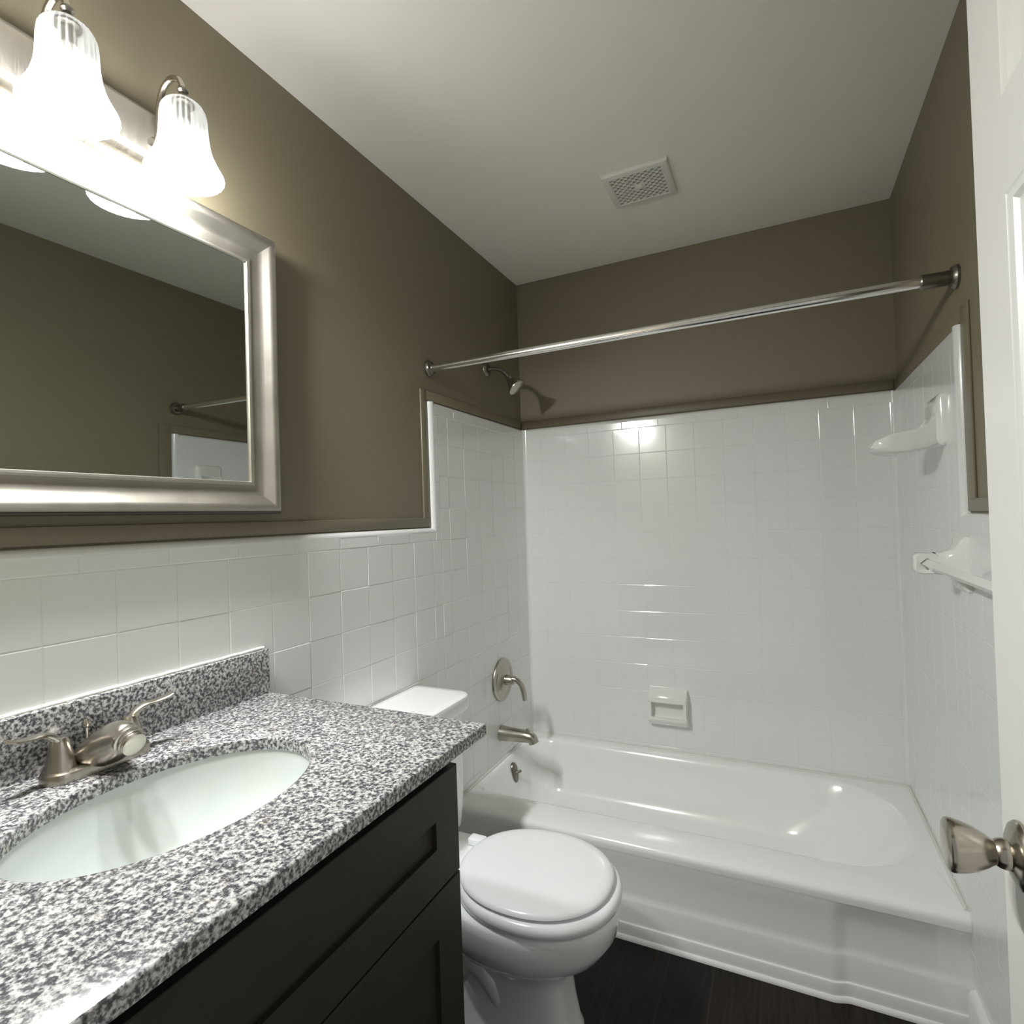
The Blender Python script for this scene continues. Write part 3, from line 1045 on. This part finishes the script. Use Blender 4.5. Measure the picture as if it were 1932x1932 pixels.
sh_ = thing('shower_fixture', 'small nickel shower head on a curved arm behind the curtain rod', 'shower', (-TH, 2.108, 1.950))
bm = bmesh.new()
lathe(bm, [(0.030, 0), (0.029, 0.004), (0.022, 0.010), (0.013, 0.013)], (-TH, 2.108, 1.950), (1, 0, 0), 36)
obj('wall_flange', bm, M['nickel_dark'], sh_, 40)
bm = bmesh.new()
tube(bm, catmull([(-TH, 2.108, 1.950), (0.020, 2.108, 1.949), (0.050, 2.108, 1.940), (0.076, 2.108, 1.918), (0.094, 2.108, 1.895)], 6), 0.0085, 16)
obj('shower_arm', bm, M['nickel_dark'], sh_, 50)
bm = bmesh.new()
lathe(bm, [(0.011, -0.006), (0.014, 0.0), (0.014, 0.008), (0.018, 0.014), (0.026, 0.028), (0.036, 0.044), (0.040, 0.052), (0.039, 0.056), (0.034, 0.058), (0.0, 0.060)], (0.090, 2.108, 1.899), (0.62, 0.02, -0.78), 40)
obj('spray_head', bm, M['nickel'], sh_, 40)

# ------------------------------------------------------------------ curtain rod
RY, RZZ = 1.665, 1.854
rod = thing('shower_curtain_rod', 'chrome shower curtain rod spanning the tub alcove', 'curtain rod', (W / 2, RY, RZZ))
bm = bmesh.new()
lathe(bm, [(0.0128, 0.0), (0.0128, W + 2 * TH - 0.001)], (-TH + 0.0005, RY, RZZ), (1, 0, 0), 32)
obj('rod', bm, M['chrome'], rod, 60)
for x, sgn in ((-TH, 1), (W + TH, -1)):
    bm = bmesh.new()
    lathe(bm, [(0.0285, 0.0), (0.0285, 0.006), (0.025, 0.010), (0.024, 0.014), (0.0165, 0.016), (0.0135, 0.018)], (x, RY, RZZ), (sgn, 0, 0), 40)
    obj('end_flange', bm, M['nickel_dark'], rod, 30)
bm = bmesh.new()
lathe(bm, [(0.0165, 0.012), (0.0175, 0.014), (0.0175, 0.072), (0.0155, 0.075), (0.0130, 0.075)], (W + TH, RY, RZZ), (-1, 0, 0), 32)
sl = obj('end_sleeve', bm, M['nickel_dark'], rod, 30)
sl['label'] = 'dark sleeve at one end of the rod'

# ------------------------------------------------------------------ ceramic fittings
# soap dish on the back wall: hood above, open tray below
sd = thing('soap_dish', 'white ceramic soap dish on the tile behind the bathtub', 'soap dish', (0.636, YB, 0.49))
bm = bmesh.new()
X0, X1, Q0, Q1 = 0.556, 0.716, 0.412, 0.572
D = lambda x, d, z: Vector((x, YB - d, z))


def hood(d0, d1, ins):
    return None


# outline (side profile, d = out from wall, z), swept across x with rounded ends
prof = [(0.0, Q0), (0.012, Q0), (0.030, Q0 + .010), (0.050, Q0 + .026), (0.056, Q0 + .036), (0.054, Q0 + .044), (0.047, Q0 + .046), (0.030, Q0 + .036), (0.014, Q0 + .034), (0.008, Q0 + .040),
        (0.006, Q0 + .088), (0.010, Q0 + .098), (0.040, Q0 + .102), (0.049, Q0 + .106), (0.052, Q0 + .118), (0.046, Q0 + .134), (0.028, Q0 + .150), (0.012, Q0 + .158), (0.0, Q1)]
secs = []
for t in (0, .012, .03, .5, .97, .988, 1):
    k = 1.0 if 0.02 < t < .98 else (0.80 if t in (0, 1) else 0.95)
    zc_ = (Q0 + Q1) / 2
    secs.append([D(X0 + (X1 - X0) * t, d * k, zc_ + (z - zc_) * (0.94 if t in (0, 1) else 1)) for d, z in prof])
loft(bm, secs, True, True)
for xx in (X0 + 0.002, X1 - 0.014):        # side cheeks closing the recess
    cp = [(0.0, Q0 + .01), (0.030, Q0 + .014), (0.052, Q0 + .036), (0.044, Q0 + .07), (0.047, Q0 + .106), (0.030, Q0 + .146), (0.0, Q1 - .01)]
    loft(bm, [[D(xx, d, z) for d, z in cp], [D(xx + 0.012, d, z) for d, z in cp]])
obj('dish_body', bm, M['ceramic'], sd, 35)

# shelf-type soap holder high on the right wall
sr = thing('soap_holder', 'white ceramic soap holder high on the tile near the rod end', 'soap dish', (W, 1.81, 1.53))
bm = bmesh.new()


def hr(d, y0, y1, z0, z1, r):
    pts = rrect(y0, y1, z0, z1, r, 0, 6)
    return [Vector((W - d, p.x, p.y)) for p in pts]


loft(bm, [hr(-0.001, 1.745, 1.880, 1.462, 1.596, .012), hr(0.008, 1.745, 1.880, 1.462, 1.596, .012), hr(0.014, 1.750, 1.875, 1.467, 1.590, .014), hr(0.020, 1.760, 1.866, 1.472, 1.575, .018)])
obj('wall_plate', bm, M['ceramic'], sr, 50)
bm = bmesh.new()


def dish_sec(d, y0, y1, z0, z1, zf, c=0.012):
    pts = [(y0, z1 - .003), (y0, z0 + c), (y0 + c * .3, z0 + c * .3), (y0 + c, z0), (y1 - c, z0), (y1 - c * .3, z0 + c * .3), (y1, z0 + c), (y1, z1 - .003), (y1 - .003, z1), (y1 - .009, z1), (y1 - .013, z1 - .004),
           (y1 - .017, zf), (y0 + .017, zf), (y0 + .013, z1 - .004), (y0 + .009, z1), (y0 + .003, z1)]
    return [Vector((W - d, y, z)) for y, z in pts]


loft(bm, [dish_sec(.010, 1.760, 1.868, 1.468, 1.560, 1.556), dish_sec(.022, 1.757, 1.872, 1.464, 1.545, 1.538), dish_sec(.036, 1.753, 1.876, 1.459, 1.522, 1.490), dish_sec(.060, 1.750, 1.880, 1.454, 1.508, 1.474),
          dish_sec(.090, 1.750, 1.880, 1.450, 1.504, 1.468), dish_sec(.115, 1.751, 1.880, 1.451, 1.500, 1.468), dish_sec(.138, 1.754, 1.878, 1.456, 1.492, 1.471, .010), dish_sec(.151, 1.760, 1.873, 1.463, 1.486, 1.483, .006),
          dish_sec(.155, 1.766, 1.868, 1.468, 1.481, 1.478, .003)])
obj('tray', bm, M['ceramic'], sr, 40)

# towel bar on the right wall
tb = thing('towel_bar', 'white ceramic towel bar on the low tile partly behind the door', 'towel bar', (W, 1.33, 1.17))


def post(py):
    bm = bmesh.new()
    zc_ = 1.172
    H = lambda d, hy, hz, r: [Vector((W - d, py + p.x, zc_ + p.y)) for p in rrect(-hy, hy, -hz, hz, r, 0, 5)]
    loft(bm, [H(-.001, .056, .064, .006), H(.007, .056, .064, .006), H(.012, .051, .058, .012), H(.018, .040, .044, .018), (H(.028, .031, .034, .018)), H(.045, .026, .027, .016), H(.058, .0245, .0255, .014)], True, False)
    # head: a block pierced by a diamond socket along y
    n = 8
    out, dia = [], []
    hw = 0.0255
    cx = 0.076
    for i in range(n * 4):
        t = 2 * PI * i / (n * 4) + PI / 4
        c, s = math.cos(t), math.sin(t)
        ro = 1 / (abs(c) ** 5 + abs(s) ** 5) ** 0.2 * hw * 0.96
        rd = 0.0152 / (abs(c) + abs(s))
        out.append((c * ro, s * ro))
        dia.append((c * rd, s * rd))
    q = lambda pts, yy, k=1: [Vector((W - cx - a * k, py + yy, zc_ + b * k)) for a, b in pts]
    loft(bm, [q(dia, -.023), q(out, -.0245, .90), q(out, -.0215), q(out, .0215), q(out, .0245, .90), q(dia, .023), q(dia, -.023)], False, False)
    return bm


obj('post', post(1.640), M['ceramic'], tb, 45)
obj('post', post(1.010), M['ceramic'], tb, 45)
bm = bmesh.new()
s = 0.0118
loft(bm, [[Vector((W - 0.076 + a, y, 1.172 + b)) for a, b in ((s, 0), (s * .12, s * .9), (-s * .12, s * .9), (-s, 0), (-s * .12, -s * .9), (s * .12, -s * .9))] for y in (0.992, 1.652)])
obj('bar', bm, M['ceramic'], tb, 20)

# ------------------------------------------------------------------ ceiling vent
VX0, VX1, VV0, VV1 = 0.594, 0.810, 1.800, 2.008
ve = thing('ceiling_vent', 'square off white exhaust fan grille on the ceiling', 'vent', ((VX0 + VX1) / 2, (VV0 + VV1) / 2, ZC))
bm = bmesh.new()
R4 = lambda i, z: [Vector((x, y, z)) for x, y in ((VX0 + i, VV0 + i), (VX1 - i, VV0 + i), (VX1 - i, VV1 - i), (VX0 + i, VV1 - i))]
loft(bm, [R4(0, ZC - 0.0002), R4(0, ZC - 0.007), R4(0.0025, ZC - 0.0105), R4(0.006, ZC - 0.012), R4(0.022, ZC - 0.0135), R4(0.024, ZC - 0.0125), R4(0.024, ZC - 0.007)], False, False)
obj('vent_frame', bm, M['plastic'], ve, 25)
obj('dark_backing', BOX(VX0 + .02, VX1 - .02, VV0 + .02, VV1 - .02, ZC - .006, ZC - .0005), M['black'], ve)  # black sheet standing for the shade behind the grille
bm = bmesh.new()
i0, n = 0.0235, 15
cw = (VX1 - VX0 - 2 * i0) / n
cd = (VV1 - VV0 - 2 * i0) / n
for i in range(n):
    for j in range(n):
        x0, y0 = VX0 + i0 + i * cw, VV0 + i0 + j * cd
        hole = (i + j) % 2 == 0 and not (abs(i - n // 2) <= 1 and abs(j - n // 2) <= 1)
        z = ZC - 0.0115
        o = [Vector((x0, y0, z)), Vector((x0 + cw, y0, z)), Vector((x0 + cw, y0 + cd, z)), Vector((x0, y0 + cd, z))]
        if hole:
            k = 0.0004
            h = [Vector((x0 + k, y0 + k, z)), Vector((x0 + cw - k, y0 + k, z)), Vector((x0 + cw - k, y0 + cd - k, z)), Vector((x0 + k, y0 + cd - k, z))]
            loft(bm, [o, h, [p + Vector((0, 0, .005)) for p in h]], False, False)
        else:
            bm.faces.new(ring(bm, o))
obj('grille', bm, M['plastic'], ve, 20)
bm = bmesh.new()
lathe(bm, [(0.012, 0.0), (0.012, 0.003), (0.009, 0.005), (0.0, 0.0055)], ((VX0 + VX1) / 2, (VV0 + VV1) / 2, ZC - 0.0110), (0, 0, -1), 24)
obj('center_boss', bm, M['plastic'], ve, 40)
